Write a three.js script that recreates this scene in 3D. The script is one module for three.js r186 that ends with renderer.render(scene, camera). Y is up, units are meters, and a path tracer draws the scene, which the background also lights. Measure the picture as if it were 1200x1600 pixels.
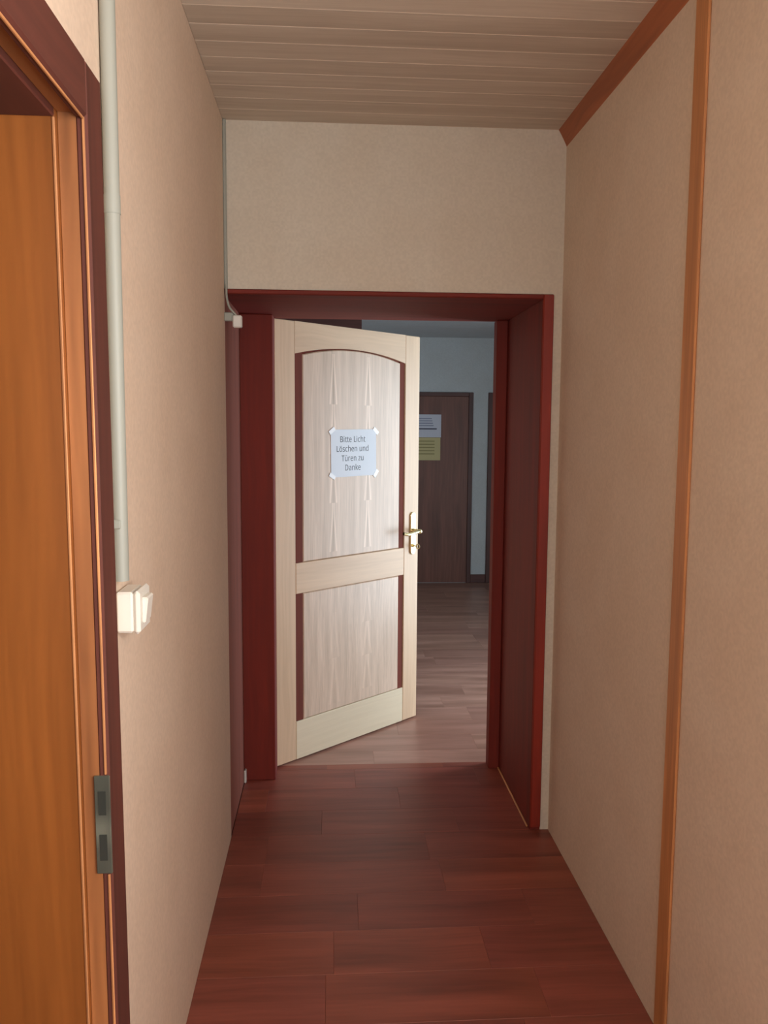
import * as THREE from 'three';
import { RectAreaLightUniformsLib } from 'three/addons/lights/RectAreaLightUniformsLib.js';
import { mergeGeometries } from 'three/addons/utils/BufferGeometryUtils.js';

// ---------------------------------------------------------------- camera, daylight, exposure
// Layout numbers below are metres: x to the right, y up, d = distance ahead of the camera (world z = -d).
const scene = new THREE.Scene();
const camera = new THREE.PerspectiveCamera(2 * Math.atan(800 / 1285.2) * 180 / Math.PI, 0.75, 0.05, 60);
camera.rotation.order = 'YXZ';
camera.position.set(0, 1.5225, 0);
camera.rotation.set(-0.1003, -0.0653, 0.0066);
scene.background = new THREE.Color(0.80, 0.90, 1.0);
scene.backgroundIntensity = 1.0;
RectAreaLightUniformsLib.init();
// daylight at the window in the right wall beside the camera, outside the frame
const nearDay = new THREE.RectAreaLight(new THREE.Color(1.0, 0.97, 0.93), 19.5, 1.1, 0.85);
nearDay.position.set(0.80, 1.61, 0.1);
nearDay.lookAt(-2, 1.61, 0.1);
nearDay.name = 'window_daylight';
scene.add(nearDay);
// daylight at the window at the near end of the corridor, behind the camera
const backDay = new THREE.RectAreaLight(new THREE.Color(0.97, 0.98, 1.0), 8, 0.9, 0.95);
backDay.position.set(0.23, 1.55, 1.64);
backDay.lookAt(0.23, 1.55, -3);
backDay.name = 'end_window_daylight';
scene.add(backDay);
// daylight at the glazed outside door of the hall behind the open door
const farDay = new THREE.RectAreaLight(new THREE.Color(0.74, 0.88, 1.0), 10.2, 0.9, 1.95);
farDay.position.set(2.40, 1.05, -4.2);
farDay.lookAt(0, 1.05, -4.2);
farDay.name = 'glazed_door_daylight';
scene.add(farDay);
const renderer = new THREE.WebGLRenderer();
renderer.toneMapping = THREE.LinearToneMapping;
renderer.toneMappingExposure = 1.0;
renderer.shadowMap.enabled = true;

// ---------------------------------------------------------------- helpers
let seed = 20251;
const rnd = () => { seed = (seed + 0x6d2b79f5) | 0; let t = Math.imul(seed ^ (seed >>> 15), 1 | seed); t = (t + Math.imul(t ^ (t >>> 7), 61 | t)) ^ t; return ((t ^ (t >>> 14)) >>> 0) / 4294967296; };
function hash2(x, y, s) { let h = Math.imul(x, 374761393) + Math.imul(y, 668265263) + Math.imul(s, 974634541); h = Math.imul(h ^ (h >>> 13), 1274126177); return ((h ^ (h >>> 16)) >>> 0) / 4294967296; }
function vnoise(x, y, px, py, s) {   // value noise, tiling with period px, py cells
  const xi = Math.floor(x), yi = Math.floor(y), fx = x - xi, fy = y - yi, m = (a, n) => ((a % n) + n) % n;
  const u = fx * fx * (3 - 2 * fx), v = fy * fy * (3 - 2 * fy);
  const a = hash2(m(xi, px), m(yi, py), s), b = hash2(m(xi + 1, px), m(yi, py), s), c = hash2(m(xi, px), m(yi + 1, py), s), d = hash2(m(xi + 1, px), m(yi + 1, py), s);
  return a + (b - a) * u + (c - a) * v + (a - b - c + d) * u * v;
}
const clamp = (v) => Math.max(0, Math.min(255, v));
function texture(w, h, f, srgb, repeat) {
  const data = new Uint8Array(w * h * 4);
  for (let j = 0; j < h; j++) for (let i = 0; i < w; i++) { const c = f(i / w, j / h, i, j), k = (j * w + i) * 4; data[k] = clamp(c[0]); data[k + 1] = clamp(c[1]); data[k + 2] = clamp(c[2]); data[k + 3] = 255; }
  const t = new THREE.DataTexture(data, w, h); t.magFilter = THREE.LinearFilter; t.minFilter = THREE.LinearMipmapLinearFilter; t.generateMipmaps = true;
  t.wrapS = t.wrapT = THREE.RepeatWrapping; if (srgb) t.colorSpace = THREE.SRGBColorSpace; if (repeat) t.repeat.set(repeat[0], repeat[1]);
  t.needsUpdate = true; return t;
}
// uv in metres; v runs along the grain axis (0 x, 1 y, 2 z) on faces that hold it
function metreUV(g, grain = 1, off = [0, 0]) {
  g = g.index ? g.toNonIndexed() : g;
  g.computeVertexNormals();
  const p = g.attributes.position, n = g.attributes.normal, uv = new Float32Array(p.count * 2);
  for (let i = 0; i < p.count; i++) {
    const a = [Math.abs(n.getX(i)), Math.abs(n.getY(i)), Math.abs(n.getZ(i))], q = [p.getX(i), p.getY(i), p.getZ(i)];
    const k = a[0] >= a[1] && a[0] >= a[2] ? 0 : a[1] >= a[2] ? 1 : 2;
    let axes = [0, 1, 2].filter((e) => e !== k);
    if (axes[0] === grain) axes = [axes[1], axes[0]];
    uv[i * 2] = q[axes[0]] + off[0]; uv[i * 2 + 1] = q[axes[1]] + off[1];
  }
  g.setAttribute('uv', new THREE.BufferAttribute(uv, 2));
  return g;
}
// chamfered box from x0..x1, y0..y1, distance d0..d1
function box(x0, x1, y0, y1, d0, d1, c = 0, grain = 1, off) {
  const cx = (x0 + x1) / 2, cy = (y0 + y1) / 2, cz = -(d0 + d1) / 2, h = [(x1 - x0) / 2, (y1 - y0) / 2, (d1 - d0) / 2];
  let g;
  if (!c) { g = new THREE.BoxGeometry(h[0] * 2, h[1] * 2, h[2] * 2); } else {
    c = Math.min(c, h[0] * 0.9, h[1] * 0.9, h[2] * 0.9);
    const V = (s, f) => [0, 1, 2].map((e) => s[e] * (e === f ? h[e] : h[e] - c));
    const out = [];
    const tri = (a, b, d) => {   // oriented outwards
      const u = [b[0] - a[0], b[1] - a[1], b[2] - a[2]], w = [d[0] - a[0], d[1] - a[1], d[2] - a[2]];
      const n = [u[1] * w[2] - u[2] * w[1], u[2] * w[0] - u[0] * w[2], u[0] * w[1] - u[1] * w[0]];
      if (n[0] * (a[0] + b[0] + d[0]) + n[1] * (a[1] + b[1] + d[1]) + n[2] * (a[2] + b[2] + d[2]) < 0) out.push(...a, ...d, ...b); else out.push(...a, ...b, ...d);
    };
    const quad = (a, b, d, e) => { tri(a, b, d); tri(a, d, e); };
    for (let f = 0; f < 3; f++) for (const s of [-1, 1]) {
      const [i, j] = [0, 1, 2].filter((e) => e !== f), P = (a, b) => { const k = [0, 0, 0]; k[f] = s; k[i] = a; k[j] = b; return V(k, f); };
      quad(P(-1, -1), P(1, -1), P(1, 1), P(-1, 1));
    }
    for (let e = 0; e < 3; e++) { const [i, j] = [0, 1, 2].filter((q) => q !== e); for (const a of [-1, 1]) for (const b of [-1, 1]) { const S = (w) => { const k = [0, 0, 0]; k[e] = w; k[i] = a; k[j] = b; return k; }; quad(V(S(-1), i), V(S(1), i), V(S(1), j), V(S(-1), j)); } }
    for (const a of [-1, 1]) for (const b of [-1, 1]) for (const d of [-1, 1]) tri(V([a, b, d], 0), V([a, b, d], 1), V([a, b, d], 2));
    g = new THREE.BufferGeometry(); g.setAttribute('position', new THREE.Float32BufferAttribute(out, 3));
  }
  g.translate(cx, cy, cz);
  return metreUV(g, grain, off);
}
const join = (list) => { const l = list.map((g) => { const q = g.index ? g.toNonIndexed() : g; for (const k of Object.keys(q.attributes)) if (!['position', 'normal', 'uv'].includes(k)) q.deleteAttribute(k); return q; }); return l.length > 1 ? mergeGeometries(l) : l[0]; };
const taken = {};
function numbered(name) { const n = taken[name] = (taken[name] ?? -1) + 1; return n ? name + '_' + String(n).padStart(3, '0') : name; }
function mesh(name, geometries, material, parent = scene, label) {
  const m = new THREE.Mesh(join([].concat(geometries)), material);
  m.name = parent === scene ? numbered(name) : name; m.castShadow = m.receiveShadow = true;
  if (label) m.userData.label = label;
  parent.add(m); return m;
}
function tag(o, label, category, kind, group) { o.userData.label = label; o.userData.category = category; if (kind) o.userData.kind = kind; if (group) o.userData.group = group; return o; }
function group(name, label, category, kind) { const g = new THREE.Group(); g.name = numbered(name); scene.add(g); return tag(g, label, category, kind); }
const std = (o) => new THREE.MeshStandardMaterial(o);

// ---------------------------------------------------------------- materials
const wallBump = texture(512, 512, (u, v) => { const n = vnoise(u * 128, v * 128, 128, 128, 1) * 0.55 + vnoise(u * 256, v * 256, 256, 256, 2) * 0.45; const q = 255 * n; return [q, q, q]; }, false);
function wallMap(r, g, b, s) {
  return texture(512, 512, (u, v) => {
    const a = vnoise(u * 160, v * 160, 160, 160, s) - 0.5, c = vnoise(u * 9, v * 9, 9, 9, s + 1) - 0.5, e = vnoise(u * 30, v * 30, 30, 30, s + 2) - 0.5;
    const k = 1 + a * 0.045 + c * 0.015 + e * 0.008; return [r * k, g * k * (1 + c * 0.01), b * k * (1 + c * 0.02)];
  }, true);
}
const wallPaint = std({ map: wallMap(216, 194, 173, 11), roughness: 0.92, bumpMap: wallBump, bumpScale: 0.0003 });
const creamPaint = std({ map: wallMap(206, 198, 183, 15), roughness: 0.92, bumpMap: wallBump, bumpScale: 0.0003 });
const boardPaint = std({ map: wallMap(219, 201, 182, 21), roughness: 0.9, bumpMap: wallBump, bumpScale: 0.0003 });
const hallPaint = std({ map: wallMap(196, 202, 204, 31), roughness: 0.93, bumpMap: wallBump, bumpScale: 0.0014 });
// wood: base colour, streak strength, cathedral figure
function wood(base, amp, s, fine = 90, long = 3) {
  return texture(512, 512, (u, v) => {
    const w = u + 0.006 * Math.sin(2 * Math.PI * (v + vnoise(u * 4, v * 2, 4, 2, s)));
    const a = vnoise(w * fine, v * long, fine, long, s + 3) - 0.5, b = vnoise(w * 18, v * 2, 18, 2, s + 4) - 0.5, c = vnoise(w * 200, v * 12, 200, 12, s + 5) - 0.5;
    const k = 1 + amp * (a * 0.5 + b * 0.8 + c * 0.35); return [base[0] * k, base[1] * (1 + (k - 1) * 1.15), base[2] * (1 + (k - 1) * 1.3)];
  }, true);
}
const frameRed = std({ map: wood([116, 32, 18], 0.16, 41), roughness: 0.72 });
const liningBrown = std({ map: wood([134, 72, 54], 0.2, 43), roughness: 0.75 });
const casingRed = std({ map: wood([138, 40, 22], 0.16, 45), roughness: 0.5 });
const frameBrown = std({ map: wood([86, 41, 30], 0.2, 51), roughness: 0.7 });
const jambOrange = std({ map: wood([140, 82, 36], 0.15, 61, 70, 2), roughness: 0.38 });
const rebateBrown = std({ map: wood([148, 94, 54], 0.3, 65), roughness: 0.5 });
const bareEdge = std({ map: wood([184, 126, 80], 0.4, 67), roughness: 0.6 });
const stripWood = std({ map: wood([192, 132, 84], 0.25, 71), roughness: 0.5 });
const corniceWood = std({ map: wood([160, 92, 54], 0.25, 75), roughness: 0.5 });
const leafWood = std({ map: wood([214, 184, 152], 0.07, 81, 120, 3), roughness: 0.42 });
const leafRail = std({ map: wood([222, 208, 180], 0.05, 85, 120, 3), roughness: 0.42 });
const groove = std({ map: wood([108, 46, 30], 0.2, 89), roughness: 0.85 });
const hallDoorWood = std({ map: wood([106, 62, 48], 0.3, 91), roughness: 0.5 });
const hallFrameWood = std({ map: wood([78, 40, 34], 0.3, 95), roughness: 0.5 });
const ceilingTones = [0, 1, 2].map((i) => std({ map: wood([[200, 188, 172], [198, 186, 170], [202, 190, 174]][i], 0.12, 101 + i * 7, 60, 2), roughness: 0.7 }));
const tongue = std({ color: '#f0e2d2', roughness: 0.7 });
const floorTones = [0, 1, 2, 3, 4].map((i) => std({ map: wood([[134, 70, 56], [131, 69, 55], [140, 74, 56], [127, 66, 53], [136, 70, 57]][i], 0.26, 121 + i * 9, 46, 3), roughness: 0.42 }));
const hallGlareTones = [0, 1, 2].map((i) => std({ map: wood([[164, 122, 106], [159, 117, 102], [168, 126, 109]][i], 0.24, 171 + i * 9, 30, 4), roughness: 0.36 }));  // hall laminate paled and greyed: daylight sheen past the door painted into the colour
const floorBase = std({ color: '#3a221b', roughness: 0.9 });
const white = std({ color: '#dcdcd6', roughness: 0.45 });
const switchWhite = std({ color: '#e4e0d6', roughness: 0.35 });
const conduit = std({ color: '#9a9d94', roughness: 0.5 });
const steel = std({ map: texture(128, 128, (u, v) => { const n = vnoise(u * 24, v * 24, 24, 24, 7), k = 0.75 + 0.45 * n; return [112 * k, 116 * k, 104 * k]; }, true), metalness: 0.6, roughness: 0.55 });
const darkHole = std({ color: '#2b2d27', roughness: 0.9 });
const brass = std({ color: '#d8c79a', metalness: 0.9, roughness: 0.22 });
const paperWhite = std({ color: '#e6ecf2', roughness: 0.8 });
const tape = std({ color: '#f2f4f6', roughness: 0.3 });

// ---------------------------------------------------------------- room numbers
const xL = -0.37, xR = 0.832, H = 2.575, dB = -1.7, dE = 2.97, dW = 3.62, dFar = 8.05, hallL = -1.4, hallR = 2.45, hallH = 2.41;

// floor: laminate planks laid across the corridor
const floor = group('floor', 'reddish brown laminate plank floor of corridor and hall', 'floor', 'structure');
mesh('subfloor', [box(-1.75, hallR + 0.15, -0.12, -0.012, dB - 0.15, dFar + 0.15)], floorBase, floor);
function planks(x0, x1, d0, d1, longest, tones) {
  const rows = [];
  for (let d = 0.17 + 0.2 * Math.ceil((d0 - 0.17) / 0.2 - 1); d < d1; d += 0.2) rows.push([Math.max(d, d0), Math.min(d + 0.2, d1)]);
  rows.forEach(([a, b]) => {
    if (b - a < 0.01) return;
    let x = x0 - rnd() * longest * 0.8;
    while (x < x1) {
      const l = longest * (0.7 + 0.3 * rnd()), p = Math.max(x, x0), q = Math.min(x + l, x1); x += l;
      if (q - p > 0.02) mesh('plank', box(p + 0.0001, q - 0.0001, -0.012, 0, a + 0.0001, b - 0.0001, 0.0006, 0, [rnd(), rnd()]), tones[Math.floor(rnd() * tones.length)], floor);
    }
  });
}
planks(xL, xR, dB, dE, 0.62, floorTones);
planks(xL, 0.80, dE, dW, 0.62, floorTones);
planks(hallL, hallR, dW, dFar, 0.9, hallGlareTones);
const sideFloor = mesh('floor_side', box(-1.6, xL - 0.0005, -0.012, 0, 0.1, 2.2, 0, 0), floorTones[1]);
tag(sideFloor, 'brown floor inside the side room past the left doorway', 'floor', 'structure');

// ceiling of the corridor: narrow boards with pale tongues in the joints
const ceiling = group('ceiling', 'beige panelled ceiling of narrow boards above the corridor', 'ceiling', 'structure');
mesh('ceiling_backing', box(xL - 0.3, xR + 0.17, H + 0.014, H + 0.14, dB - 0.15, dW), boardPaint, ceiling);
for (let d = dE - 0.0965, i = 0; d > dB - 0.1; d -= 0.0965, i++) {
  mesh('ceiling_board', box(xL, xR, H, H + 0.014, Math.max(d, dB), d + 0.0935, 0.0008, 0, [rnd(), rnd()]), ceilingTones[i % 3 === 0 ? Math.floor(rnd() * 3) : i % 3], ceiling);
  mesh('board_tongue', box(xL, xR, H + 0.0005, H + 0.013, d + 0.0935, d + 0.0965, 0, 0), tongue, ceiling);
}

// walls of the corridor
tag(mesh('wall_left', [box(-0.67, xL, 0, H, dB, 0.30), box(-0.67, xL, 2.03, H, 0.30, 1.335), box(-0.67, xL, 0, H, 1.335, dE)], wallPaint), 'peach textured wall beside the brown side doorway', 'wall', 'structure');
tag(mesh('wall_right', [box(xR, xR + 0.17, 0, H, dB, -0.5), box(xR, xR + 0.17, 0, H, 0.7, dE), box(xR, xR + 0.17, 0, 1.15, -0.5, 0.7), box(xR, xR + 0.17, 2.04, H, -0.5, 0.7)], boardPaint), 'plain beige panelled wall with a vertical wooden batten', 'wall', 'structure');
tag(mesh('wall_end', [
  box(-0.67, xR + 0.17, 2.008, H, dE, dW), box(0.80, xR + 0.17, 0, 2.008, dE, dW), box(-0.67, -0.387, 0, 2.008, dE, dW),
  box(hallL - 0.15, -0.67, 0, hallH + 0.1, dW - 0.2, dW), box(xR + 0.17, hallR + 0.15, 0, hallH + 0.1, dW - 0.2, dW),
], creamPaint), 'cream wall above and around the dark red door lining', 'wall', 'structure');
tag(mesh('wall_back', [box(-0.67, -0.25, 0, H, dB - 0.15, dB), box(0.71, xR + 0.17, 0, H, dB - 0.15, dB), box(-0.25, 0.71, 0, 1.05, dB - 0.15, dB), box(-0.25, 0.71, 2.03, H, dB - 0.15, dB)], wallPaint), 'peach wall with a window at the near corridor end', 'wall', 'structure');
// side room behind the left doorway
tag(mesh('wall_side', [box(-1.75, -1.6, 0, H, 0.1, 2.2), box(-1.75, -0.67, 0, H, -0.05, 0.1), box(-1.75, -0.67, 0, H, 2.2, 2.35)], wallPaint), 'walls of the side room past the left doorway', 'wall', 'structure');
tag(mesh('ceiling_side', box(-1.75, -0.67, H, H + 0.14, -0.05, 2.35), boardPaint), 'ceiling of the side room past the left doorway', 'ceiling', 'structure');
// hall behind the open door
tag(mesh('wall_far', box(hallL - 0.15, hallR + 0.15, 0, hallH + 0.1, dFar, dFar + 0.15), hallPaint), 'grey white far wall of the hall behind two brown doors', 'wall', 'structure');
tag(mesh('wall_hall_left', box(hallL - 0.15, hallL, 0, hallH + 0.1, dW, dFar), hallPaint), 'side wall of the hall hidden behind the open door', 'wall', 'structure');
tag(mesh('wall_hall_right', [box(hallR, hallR + 0.15, 0, hallH + 0.1, dW, 3.72), box(hallR, hallR + 0.15, 0, hallH + 0.1, 4.68, dFar), box(hallR, hallR + 0.15, 2.05, hallH + 0.1, 3.72, 4.68)], hallPaint), 'side wall of the hall holding the glazed outside door', 'wall', 'structure');
tag(mesh('ceiling_hall', box(hallL - 0.15, hallR + 0.15, hallH, hallH + 0.14, dW, dFar), hallPaint), 'grey plain ceiling of the hall behind the open door', 'ceiling', 'structure');

// windows that let the daylight in (both outside the frame)
function windowUnit(name, label, axis, at, a0, a1, y0, y1, bars) {
  const g = group(name, label, 'window', 'structure');
  const b = (p, q, r, s, t0, t1) => axis === 'x' ? box(at + t0, at + t1, r, s, p, q, 0.003) : box(p, q, r, s, at + t0, at + t1, 0.003);
  const f = 0.05;
  mesh('window_frame', [b(a0, a0 + f, y0, y1, 0.03, 0.09), b(a1 - f, a1, y0, y1, 0.03, 0.09), b(a0 + f, a1 - f, y0, y0 + f, 0.03, 0.09), b(a0 + f, a1 - f, y1 - f, y1, 0.03, 0.09)], white, g);
  for (const y of bars) mesh('glazing_bar', b(a0 + f, a1 - f, y - 0.02, y + 0.02, 0.04, 0.08), white, g);
  const pane = mesh('pane', b(a0 + f, a1 - f, y0 + f, y1 - f, 0.057, 0.063), new THREE.MeshPhysicalMaterial({ color: '#ffffff', transmission: 1, roughness: 0.02, thickness: 0 }), g);
  pane.castShadow = false;
}
windowUnit('window_1', 'white framed window at the near end of the corridor', 'z', dB - 0.13, -0.25, 0.71, 1.05, 2.03, []);
windowUnit('window_3', 'white framed window in the right corridor wall', 'x', xR + 0.05, -0.5, 0.7, 1.15, 2.04, []);
windowUnit('window_2', 'glazed outside door lighting the hall from the side', 'x', hallR + 0.02, 3.72, 4.68, 0, 2.05, [0.75]);

// ---------------------------------------------------------------- deep door lining in the end wall
const lining = group('trim_1', 'dark red wooden lining framing the opening in the cream end wall', 'door frame', 'structure');
mesh('side_lining', box(-0.387, -0.372, 0, 1.99, dE - 0.004, 3.47, 0.002), liningBrown, lining);
mesh('side_lining', box(0.76, 0.80, 0, 1.99, dE, 3.60, 0.002), frameRed, lining);
mesh('head_lining', box(-0.387, 0.80, 1.99, 2.008, dE, 3.60, 0.002, 0), frameRed, lining);
mesh('frame_post', box(-0.387, -0.238, 0, 1.99, 3.47, 3.583, 0.003), frameRed, lining);
mesh('frame_post', box(0.712, 0.76, 0, 1.99, 3.545, 3.61, 0.003), frameRed, lining);
mesh('edge_casing', box(0.762, 0.80, 0.012, 2.006, dE - 0.009, dE, 0.003), casingRed, lining);
mesh('edge_casing', box(-0.368, 0.762, 1.99, 2.006, dE - 0.009, dE, 0.003, 0), frameRed, lining);
mesh('end_cap', box(-0.3715, -0.362, 0, 0.055, 3.44, 3.47, 0.003), white, lining, 'small white plastic end cap at the floor');
mesh('quarter_round', box(0.752, 0.76, 0, 0.008, dE + 0.02, 3.545, 0.003, 2), stripWood, lining);

// ---------------------------------------------------------------- open door leaf, hinged on the left post
const leaf = group('door_1', 'light wood panelled door with arched upper panel standing half open', 'door', 'structure');
leaf.position.set(-0.24, 0.008, -3.591);
leaf.rotation.y = Math.atan2(4.2239 - 3.591, 0.4547 + 0.24);
const LW = 0.94, LH = 1.982, T = 0.04;
const P = { x0: 0.115, x1: 0.832, uy0: 0.912, us: 1.842, ua: 1.884, ly0: 0.178, ly1: 0.772 };
// leaf geometry uses local z: 0 is the visible face, -T the back; box() takes distance = -z
const lb = (x0, x1, y0, y1, z0, z1, c, grain, off) => box(x0, x1, y0, y1, -z1, -z0, c, grain, off);
mesh('stile', lb(0, P.x0, 0, LH, -T, 0, 0.003, 1), leafWood, leaf);
mesh('stile', lb(P.x1, LW, 0, LH, -T, 0, 0.003, 1, [0.4, 0]), leafWood, leaf);
mesh('rail', lb(P.x0, P.x1, 0, P.ly0, -T, 0, 0.002, 0), leafRail, leaf);
mesh('rail', lb(P.x0, P.x1, P.ly1, P.uy0, -T, 0, 0.002, 0, [0.3, 0.2]), leafWood, leaf);
function arcPoints(x0, x1, ys, ya, n) { const o = []; const w = (x1 - x0) / 2, s = ya - ys, R = (w * w + s * s) / (2 * s); for (let i = 0; i <= n; i++) { const x = x0 + (x1 - x0) * i / n, k = x - (x0 + x1) / 2; o.push([x, ya - R + Math.sqrt(R * R - k * k)]); } return o; }
function flatShape(points, z0, z1, bevel = 0) {
  const s = new THREE.Shape(); points.forEach(([x, y], i) => (i ? s.lineTo(x, y) : s.moveTo(x, y))); s.closePath();
  const g = new THREE.ExtrudeGeometry(s, { depth: z1 - z0 - bevel, bevelEnabled: bevel > 0, bevelThickness: bevel, bevelSize: bevel, bevelOffset: -bevel, bevelSegments: 1, steps: 1 });
  g.translate(0, 0, z0); return metreUV(g, 1);
}
const archOuter = arcPoints(P.x0, P.x1, P.us, P.ua, 28);
mesh('rail', metreUV(flatShape([...archOuter, [P.x1, LH], [P.x0, LH]], -T, -0.0005), 0), leafWood, leaf);
// recessed grooves: dark moulding strips beside each panel, thin ones above and below
mesh('moulding', lb(P.x0, P.x0 + 0.046, P.uy0, P.us + 0.012, -T + 0.004, -0.006, 0.001), groove, leaf);
mesh('moulding', lb(P.x1 - 0.034, P.x1, P.uy0, P.us + 0.008, -T + 0.004, -0.006, 0.001), groove, leaf);
mesh('moulding', lb(P.x0, P.x0 + 0.046, P.ly0, P.ly1, -T + 0.004, -0.006, 0.001), groove, leaf);
mesh('moulding', lb(P.x1 - 0.034, P.x1, P.ly0, P.ly1, -T + 0.004, -0.006, 0.001), groove, leaf);
mesh('moulding', lb(P.x0 + 0.046, P.x1 - 0.034, P.uy0, P.uy0 + 0.02, -T + 0.004, -0.012, 0.002, 0), groove, leaf);
mesh('moulding', lb(P.x0 + 0.046, P.x1 - 0.034, P.ly0, P.ly0 + 0.02, -T + 0.004, -0.012, 0.002, 0), groove, leaf);
mesh('moulding', lb(P.x0 + 0.046, P.x1 - 0.034, P.ly1 - 0.02, P.ly1, -T + 0.004, -0.012, 0.002, 0), groove, leaf);
{ const lower = arcPoints(P.x0 + 0.03, P.x1 - 0.02, P.us - 0.012, P.ua - 0.016, 24), upper = arcPoints(P.x0 + 0.001, P.x1 - 0.001, P.us - 0.0005, P.ua - 0.0005, 24);
  mesh('moulding', flatShape([...upper, ...lower.reverse()], -T + 0.004, -0.012), groove, leaf); }
// panels with figured veneer: two columns of pointed cathedral figure
const veneer = (s, columns) => texture(512, 1024, (u, v) => {
  let k = 0; const wob = 0.006 * Math.sin(v * 9 + 3 * vnoise(u * 3, v * 3, 3, 3, s));
  const a = vnoise((u + wob) * 150, v * 4, 150, 4, s + 1) - 0.5, b = vnoise(u * 26, v * 2, 26, 2, s + 2) - 0.5, c = vnoise(u * 256, v * 20, 256, 20, s + 3) - 0.5;
  k = 0.07 * a + 0.10 * b + 0.05 * c;
  for (const [cx, w, v0, v1, n, str] of columns) {
    if (v < v0 || v > v1) continue;
    const t = (v - v0) / (v1 - v0) * n, f = 1 - (t - Math.floor(t)), dx = Math.abs(u - cx) / w, edge = Math.max(0.12, f);   // nested points, tip up
    const line = Math.exp(-Math.pow((dx - edge * 0.9) / 0.22, 2)); k += str * (0.10 * line - 0.13 * Math.exp(-Math.pow(dx / (0.10 + 0.35 * f), 2)) * (1 - 0.5 * f));
  }
  return [208 * (1 + k), 184 * (1 + 1.1 * k), 162 * (1 + 1.25 * k)];
}, true);
function panel(points, x0, x1, y0, y1, map) {
  const g = flatShape(points, -0.030, -0.0035, 0.004), p = g.attributes.position, uv = g.attributes.uv;
  for (let i = 0; i < p.count; i++) uv.setXY(i, (p.getX(i) - x0) / (x1 - x0), (p.getY(i) - y0) / (y1 - y0));
  return mesh('panel', g, std({ map, roughness: 0.36 }), leaf);
}
{ const x0 = P.x0 + 0.046, x1 = P.x1 - 0.034, y0 = P.uy0 + 0.001;
  panel([[x0, y0], [x1, y0], ...arcPoints(x0, x1, P.us - 0.001, P.ua - 0.005, 24).reverse()], x0, x1, y0, P.ua,
    veneer(201, [[0.29, 0.035, 0.03, 0.97, 4, 1.5], [0.645, 0.035, 0.03, 0.97, 4, 1.5]]));
  const b0 = P.ly0 + 0.001, b1 = P.ly1 - 0.002;
  panel([[x0, b0], [x1, b0], [x1, b1], [x0, b1]], x0, x1, b0, b1, veneer(221, [[0.645, 0.05, 0.1, 0.95, 3, 0.6], [0.30, 0.05, 0.05, 0.8, 2, 0.35]])); }
// brass handle set with lever, latch plate, key cylinder and key
{ const h = mesh('handle_plate', flatShape((() => { const o = []; const w = 0.019, y0 = 0.872, y1 = 1.092, cx = 0.893; for (let i = 0; i <= 12; i++) { const a = Math.PI * i / 12; o.push([cx + w * Math.cos(a), y1 - w + w * Math.sin(a)]); } for (let i = 0; i <= 12; i++) { const a = Math.PI + Math.PI * i / 12; o.push([cx + w * Math.cos(a), y0 + w + w * Math.sin(a)]); } return o; })(), 0.0005, 0.009, 0.0025), brass, leaf, 'shiny brass handle plate');
  const neck = new THREE.CylinderGeometry(0.010, 0.013, 0.046, 16); neck.rotateX(Math.PI / 2); neck.translate(0.893, 0.995, 0.030);
  const curve = new THREE.CatmullRomCurve3([[0.897, 0.995, 0.050], [0.880, 0.996, 0.055], [0.845, 0.992, 0.057], [0.800, 0.988, 0.056], [0.772, 0.994, 0.052]].map((q) => new THREE.Vector3(...q)));
  const knob = new THREE.SphereGeometry(0.0125, 14, 10); knob.translate(0.897, 0.995, 0.050);
  mesh('lever', [metreUV(neck), metreUV(new THREE.TubeGeometry(curve, 18, 0.0085, 10)), metreUV(knob)], brass, h);
  const cyl = new THREE.CylinderGeometry(0.0085, 0.0085, 0.014, 16); cyl.rotateX(Math.PI / 2); cyl.translate(0.893, 0.918, 0.013);
  mesh('key_cylinder', [metreUV(cyl)], brass, h);
  const bow = new THREE.TorusGeometry(0.011, 0.003, 8, 18); bow.rotateY(Math.PI / 2); bow.translate(0.893, 0.917, 0.041);
  mesh('key', [lb(0.8915, 0.8945, 0.9145, 0.9215, 0.018, 0.032, 0.0008), metreUV(bow)], brass, h); }
for (const y of [0.22, 1.76]) { const c = new THREE.CylinderGeometry(0.008, 0.008, 0.09, 12); c.translate(-0.006, y, -T - 0.004); mesh('hinge', metreUV(c), brass, leaf); }
mesh('latch_plate', lb(LW, LW + 0.0015, 0.88, 1.08, -0.031, -0.011, 0.0005), steel, leaf);

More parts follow.
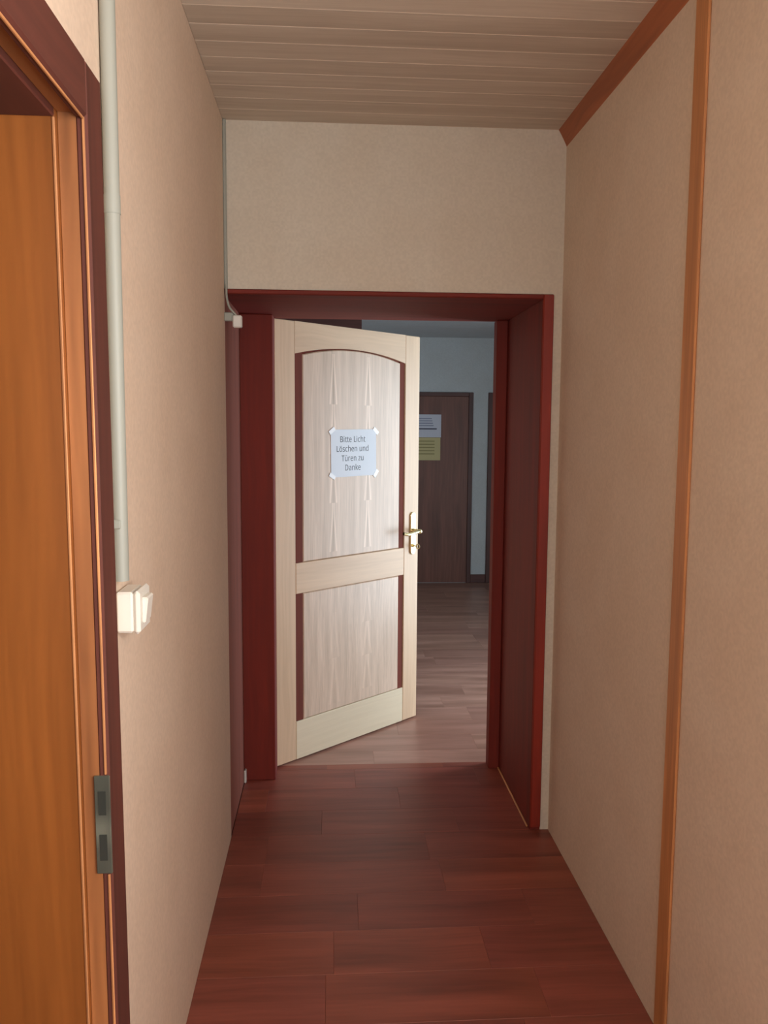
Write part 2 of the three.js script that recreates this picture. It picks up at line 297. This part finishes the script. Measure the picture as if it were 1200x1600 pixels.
// ---------------------------------------------------------------- paper notice taped to the door
function canvasMap(w, h, draw) { const c = document.createElement('canvas'); c.width = w; c.height = h; draw(c.getContext('2d'), w, h); const t = new THREE.CanvasTexture(c); t.colorSpace = THREE.SRGBColorSpace; return t; }
function sheet(w, h, t, material, side) {   // thin sheet in the xy plane, front at +z, printed uv
  const g = new THREE.BoxGeometry(w, h, t), uv = g.attributes.uv; for (let i = 0; i < uv.count; i++) if (i < 16 || i > 19) uv.setXY(i, 0.01, 0.01);
  return new THREE.Mesh(g, material);
}
const notice = group('paper_notice', 'white paper sheet with four printed lines taped to the light door', 'notice');
{ const at = new THREE.Vector3(0.478, 1.402, -0.0035 + 0.0016); leaf.updateMatrixWorld(); notice.position.copy(leaf.localToWorld(at)); notice.rotation.y = leaf.rotation.y;
  const map = canvasMap(1188, 880, (g, w, h) => {
    g.fillStyle = '#e2e9f1'; g.fillRect(0, 0, w, h); g.fillStyle = '#3d444c'; g.textAlign = 'center';
    g.font = '150px sans-serif'; ['Bitte Licht', 'Löschen und', 'Türen zu', 'Danke'].forEach((s, i) => g.fillText(s, w * 0.47, 235 + i * 176));
  });
  const s = sheet(0.297, 0.222, 0.0008, std({ map, roughness: 0.85 })); s.name = 'sheet'; s.rotation.z = 0.012; s.castShadow = s.receiveShadow = true; notice.add(s);
  for (const [x, y, r] of [[-0.142, 0.104, 0.6], [0.146, 0.104, -0.7], [-0.140, -0.106, -0.5], [0.148, -0.102, 0.9]]) {
    const t = new THREE.Mesh(new THREE.BoxGeometry(0.040, 0.019, 0.0005), tape); t.name = 'tape'; t.position.set(x, y, 0.0008); t.rotation.z = r; t.castShadow = t.receiveShadow = true; t.userData.label = 'white tape over a sheet corner'; notice.add(t);
  } }

// ---------------------------------------------------------------- left doorway frame
const side = group('trim_2', 'brown wooden door frame with orange jamb in the left wall', 'door frame', 'structure');
const jF = 1.283, jN = 0.352;   // rebate faces, far and near
mesh('casing', box(xL, -0.352, 0, 2.05, jF - 0.002, 1.362, 0.004), frameBrown, side);
mesh('casing', box(xL, -0.352, 0, 2.05, 0.272, jN + 0.002, 0.004), frameBrown, side);
mesh('casing', box(xL, -0.3515, 1.968, 2.05, jN + 0.002, jF - 0.002, 0.004, 2), frameBrown, side);
mesh('rebate', box(-0.395, -0.358, 0, 2.02, jF, 1.334, 0.001), rebateBrown, side);
mesh('rebate', box(-0.395, -0.358, 0, 2.02, 0.301, jN, 0.001), rebateBrown, side);
mesh('rebate', box(-0.395, xL, 1.976, 2.02, jN, jF, 0.001, 2), rebateBrown, side);
mesh('jamb', box(-0.67, -0.395, 0, 2.02, jF - 0.012, 1.334, 0.002), jambOrange, side, 'glossy orange brown veneered jamb');
mesh('jamb', box(-0.67, -0.395, 0, 2.02, 0.301, jN + 0.012, 0.002), jambOrange, side, 'glossy orange brown veneered jamb');
mesh('head_jamb', box(-0.67, -0.395, 1.965, 2.02, jN + 0.012, jF - 0.012, 0.002, 2), frameBrown, side);
for (const [y0, y1] of [[0, 0.803], [0.972, 1.97]]) mesh('edge_bead', box(-0.3595, -0.3555, y0, y1, jF - 0.005, jF - 0.0015, 0.001), bareEdge, side, 'pale worn wooden edge');
mesh('edge_bead', box(-0.3985, -0.3945, 0, 1.965, jF - 0.0145, jF - 0.011, 0.001), bareEdge, side, 'pale worn wooden edge');
mesh('edge_bead', box(-0.3595, -0.3555, 1.9655, 1.969, jN, jF - 0.005, 0.001, 2), bareEdge, side, 'pale worn wooden edge');
{ const sp = mesh('strike_plate', box(-0.376, -0.3515, 0.805, 0.97, jF - 0.0055, jF - 0.0005, 0.001), steel, side, 'dull grey metal strike plate');
  mesh('latch_hole', box(-0.370, -0.358, 0.905, 0.945, jF - 0.0062, jF - 0.004), darkHole, sp);
  mesh('bolt_hole', box(-0.370, -0.358, 0.828, 0.872, jF - 0.0062, jF - 0.004), darkHole, sp); }

// the old frame is slightly out of plumb
side.traverse((o) => { if (o.isMesh) { const p = o.geometry.attributes.position; for (let i = 0; i < p.count; i++) p.setZ(i, p.getZ(i) - 0.022 * (1.35 - p.getY(i))); o.geometry.computeVertexNormals(); } });

// ---------------------------------------------------------------- battens on the right wall
tag(mesh('trim_3', box(xR - 0.007, xR, 0, H - 0.045, 1.848, 1.917, 0.003), stripWood), 'upright wooden batten covering the joint on the right wall', 'batten', 'structure');
{ const s = new THREE.Shape(); s.moveTo(0, 0); s.lineTo(0, -0.056); s.quadraticCurveTo(-0.012, -0.03, -0.030, 0); s.closePath();
  const g = new THREE.ExtrudeGeometry(s, { depth: dE - dB, bevelEnabled: false, curveSegments: 8 }); g.translate(xR, H, -dE);
  tag(mesh('trim_4', metreUV(g, 2), corniceWood), 'brown wooden cornice strip between ceiling and right wall', 'cornice', 'structure'); }
tag(mesh('trim_5', box(xL, xL + 0.012, 2.006, H, dE - 0.012, dE, 0.003), conduit), 'thin grey cable channel in the corner above the door lining', 'cable channel', 'structure');

// ---------------------------------------------------------------- conduit and switch on the left wall
const pipe = group('cable_conduit', 'grey plastic cable conduit rising from light switch to ceiling', 'conduit');
const pd = 1.415, px = xL + 0.0135;
const vert = (r, y0, y1, seg = 20) => { const c = new THREE.CylinderGeometry(r, r, y1 - y0, seg); c.translate(px, (y0 + y1) / 2, -pd); return metreUV(c); };
const smooth = (g) => g;
mesh('tube', (() => { const c = new THREE.CylinderGeometry(0.0125, 0.0125, H - 1.262, 24); c.translate(px, (H + 1.262) / 2, -pd); return c; })(), conduit, pipe);
mesh('coupling', (() => { const c = new THREE.CylinderGeometry(0.0134, 0.0134, 0.03, 24); c.translate(px, 1.885, -pd); return c; })(), conduit, pipe);
for (const y of [1.36, 2.3]) mesh('clip', box(xL, px + 0.004, y - 0.008, y + 0.008, pd - 0.0155, pd + 0.0155, 0.002), conduit, pipe);
const sw = group('light_switch', 'white surface mounted light switch on the left wall below the conduit', 'light switch');
mesh('back_box', box(xL, xL + 0.030, 1.168, 1.240, 1.42, 1.498, 0.004), switchWhite, sw);
mesh('cover_frame', box(xL + 0.030, xL + 0.042, 1.166, 1.242, 1.418, 1.500, 0.005), switchWhite, sw);
{ const r = box(xL + 0.040, xL + 0.050, 1.181, 1.228, 1.436, 1.482, 0.003); const p = r.attributes.position; for (let i = 0; i < p.count; i++) if (p.getX(i) > xL + 0.045) p.setX(i, p.getX(i) + (p.getY(i) - 1.207) * 0.12); r.computeVertexNormals(); mesh('rocker', r, switchWhite, sw); }

// small contact sensor at the upper left corner of the lining
const sensor = group('door_sensor', 'small white sensor box in the upper corner of the dark red lining', 'sensor');
mesh('housing', box(-0.340, -0.308, 1.872, 1.914, 2.94, 2.966, 0.004), white, sensor);
mesh('bracket', box(-0.371, -0.336, 1.895, 1.925, 2.952, 2.968, 0.003), conduit, sensor);
{ const c = new THREE.CatmullRomCurve3([[-0.362, 2.02, -2.955], [-0.360, 1.975, -2.95], [-0.350, 1.94, -2.946], [-0.330, 1.916, -2.95], [-0.326, 1.908, -2.953]].map((q) => new THREE.Vector3(...q)));
  mesh('lead', new THREE.TubeGeometry(c, 20, 0.004, 8), conduit, sensor); }

// ---------------------------------------------------------------- hall doors, notices, beam
function hallDoor(name, label, x0, x1) {
  const g = group(name, label, 'door', 'structure'), y = 1.885;
  mesh('door_frame', [box(x0, x0 + 0.045, 0, y, dFar - 0.02, dFar, 0.003), box(x1 - 0.045, x1, 0, y, dFar - 0.02, dFar, 0.003), box(x0 + 0.045, x1 - 0.045, y - 0.04, y, dFar - 0.02, dFar, 0.003, 0)], hallFrameWood, g);
  mesh('door_panel', box(x0 + 0.045, x1 - 0.045, 0.006, y - 0.04, dFar - 0.012, dFar, 0.002), hallDoorWood, g);
  const n = new THREE.CylinderGeometry(0.009, 0.009, 0.045, 12); n.rotateX(Math.PI / 2); n.translate(x0 + 0.11, 1.0, -(dFar - 0.034));
  mesh('handle', [metreUV(n), box(x0 + 0.1, x0 + 0.22, 0.991, 1.009, dFar - 0.062, dFar - 0.046, 0.004, 0)], brass, g);
}
hallDoor('door_2', 'dark brown flush door with two notices in the hall', 0.44, 1.395);
hallDoor('door_3', 'dark brown door beyond the pale wall strip in the hall', 1.545, 2.40);
tag(mesh('baseboard_far', [box(1.395, 1.545, 0, 0.085, dFar - 0.012, dFar, 0.003, 0)], hallFrameWood), 'dark baseboard under the pale strip between hall doors', 'baseboard', 'structure');
function hallNotice(label, x, y, draw, rough) {
  const g = sheet(0.297, 0.222, 0.0008, std({ map: canvasMap(594, 444, draw), roughness: 0.8 })); g.name = numbered('paper_notice'); g.position.set(x, y, -(dFar - 0.0132)); g.castShadow = g.receiveShadow = true; scene.add(g); tag(g, label, 'notice');
}
hallNotice('white printed notice on the dark brown hall door', 0.931, 1.558, (g, w, h) => { g.fillStyle = '#cfd2de'; g.fillRect(0, 0, w, h); g.fillStyle = '#8b90a8'; for (let i = 0; i < 4; i++) g.fillRect(150 - i * 12, 70 + i * 46, 260 + i * 24, 18); g.fillStyle = '#4c4f60'; g.fillRect(80, 268, 430, 24); });
hallNotice('yellow printed notice below the white one on the hall door', 0.926, 1.333, (g, w, h) => { g.fillStyle = '#c9bd8c'; g.fillRect(0, 0, w, h); g.fillStyle = '#948a5c'; for (let i = 0; i < 5; i++) g.fillRect(100, 60 + i * 62, 380, 20); });
tag(mesh('trim_6', box(hallL, 0.235, hallH - 0.16, hallH, 6.3, 6.5, 0.004, 0), hallFrameWood), 'dark wooden beam under the hall ceiling behind the open door', 'beam', 'structure');

renderer.render(scene, camera);
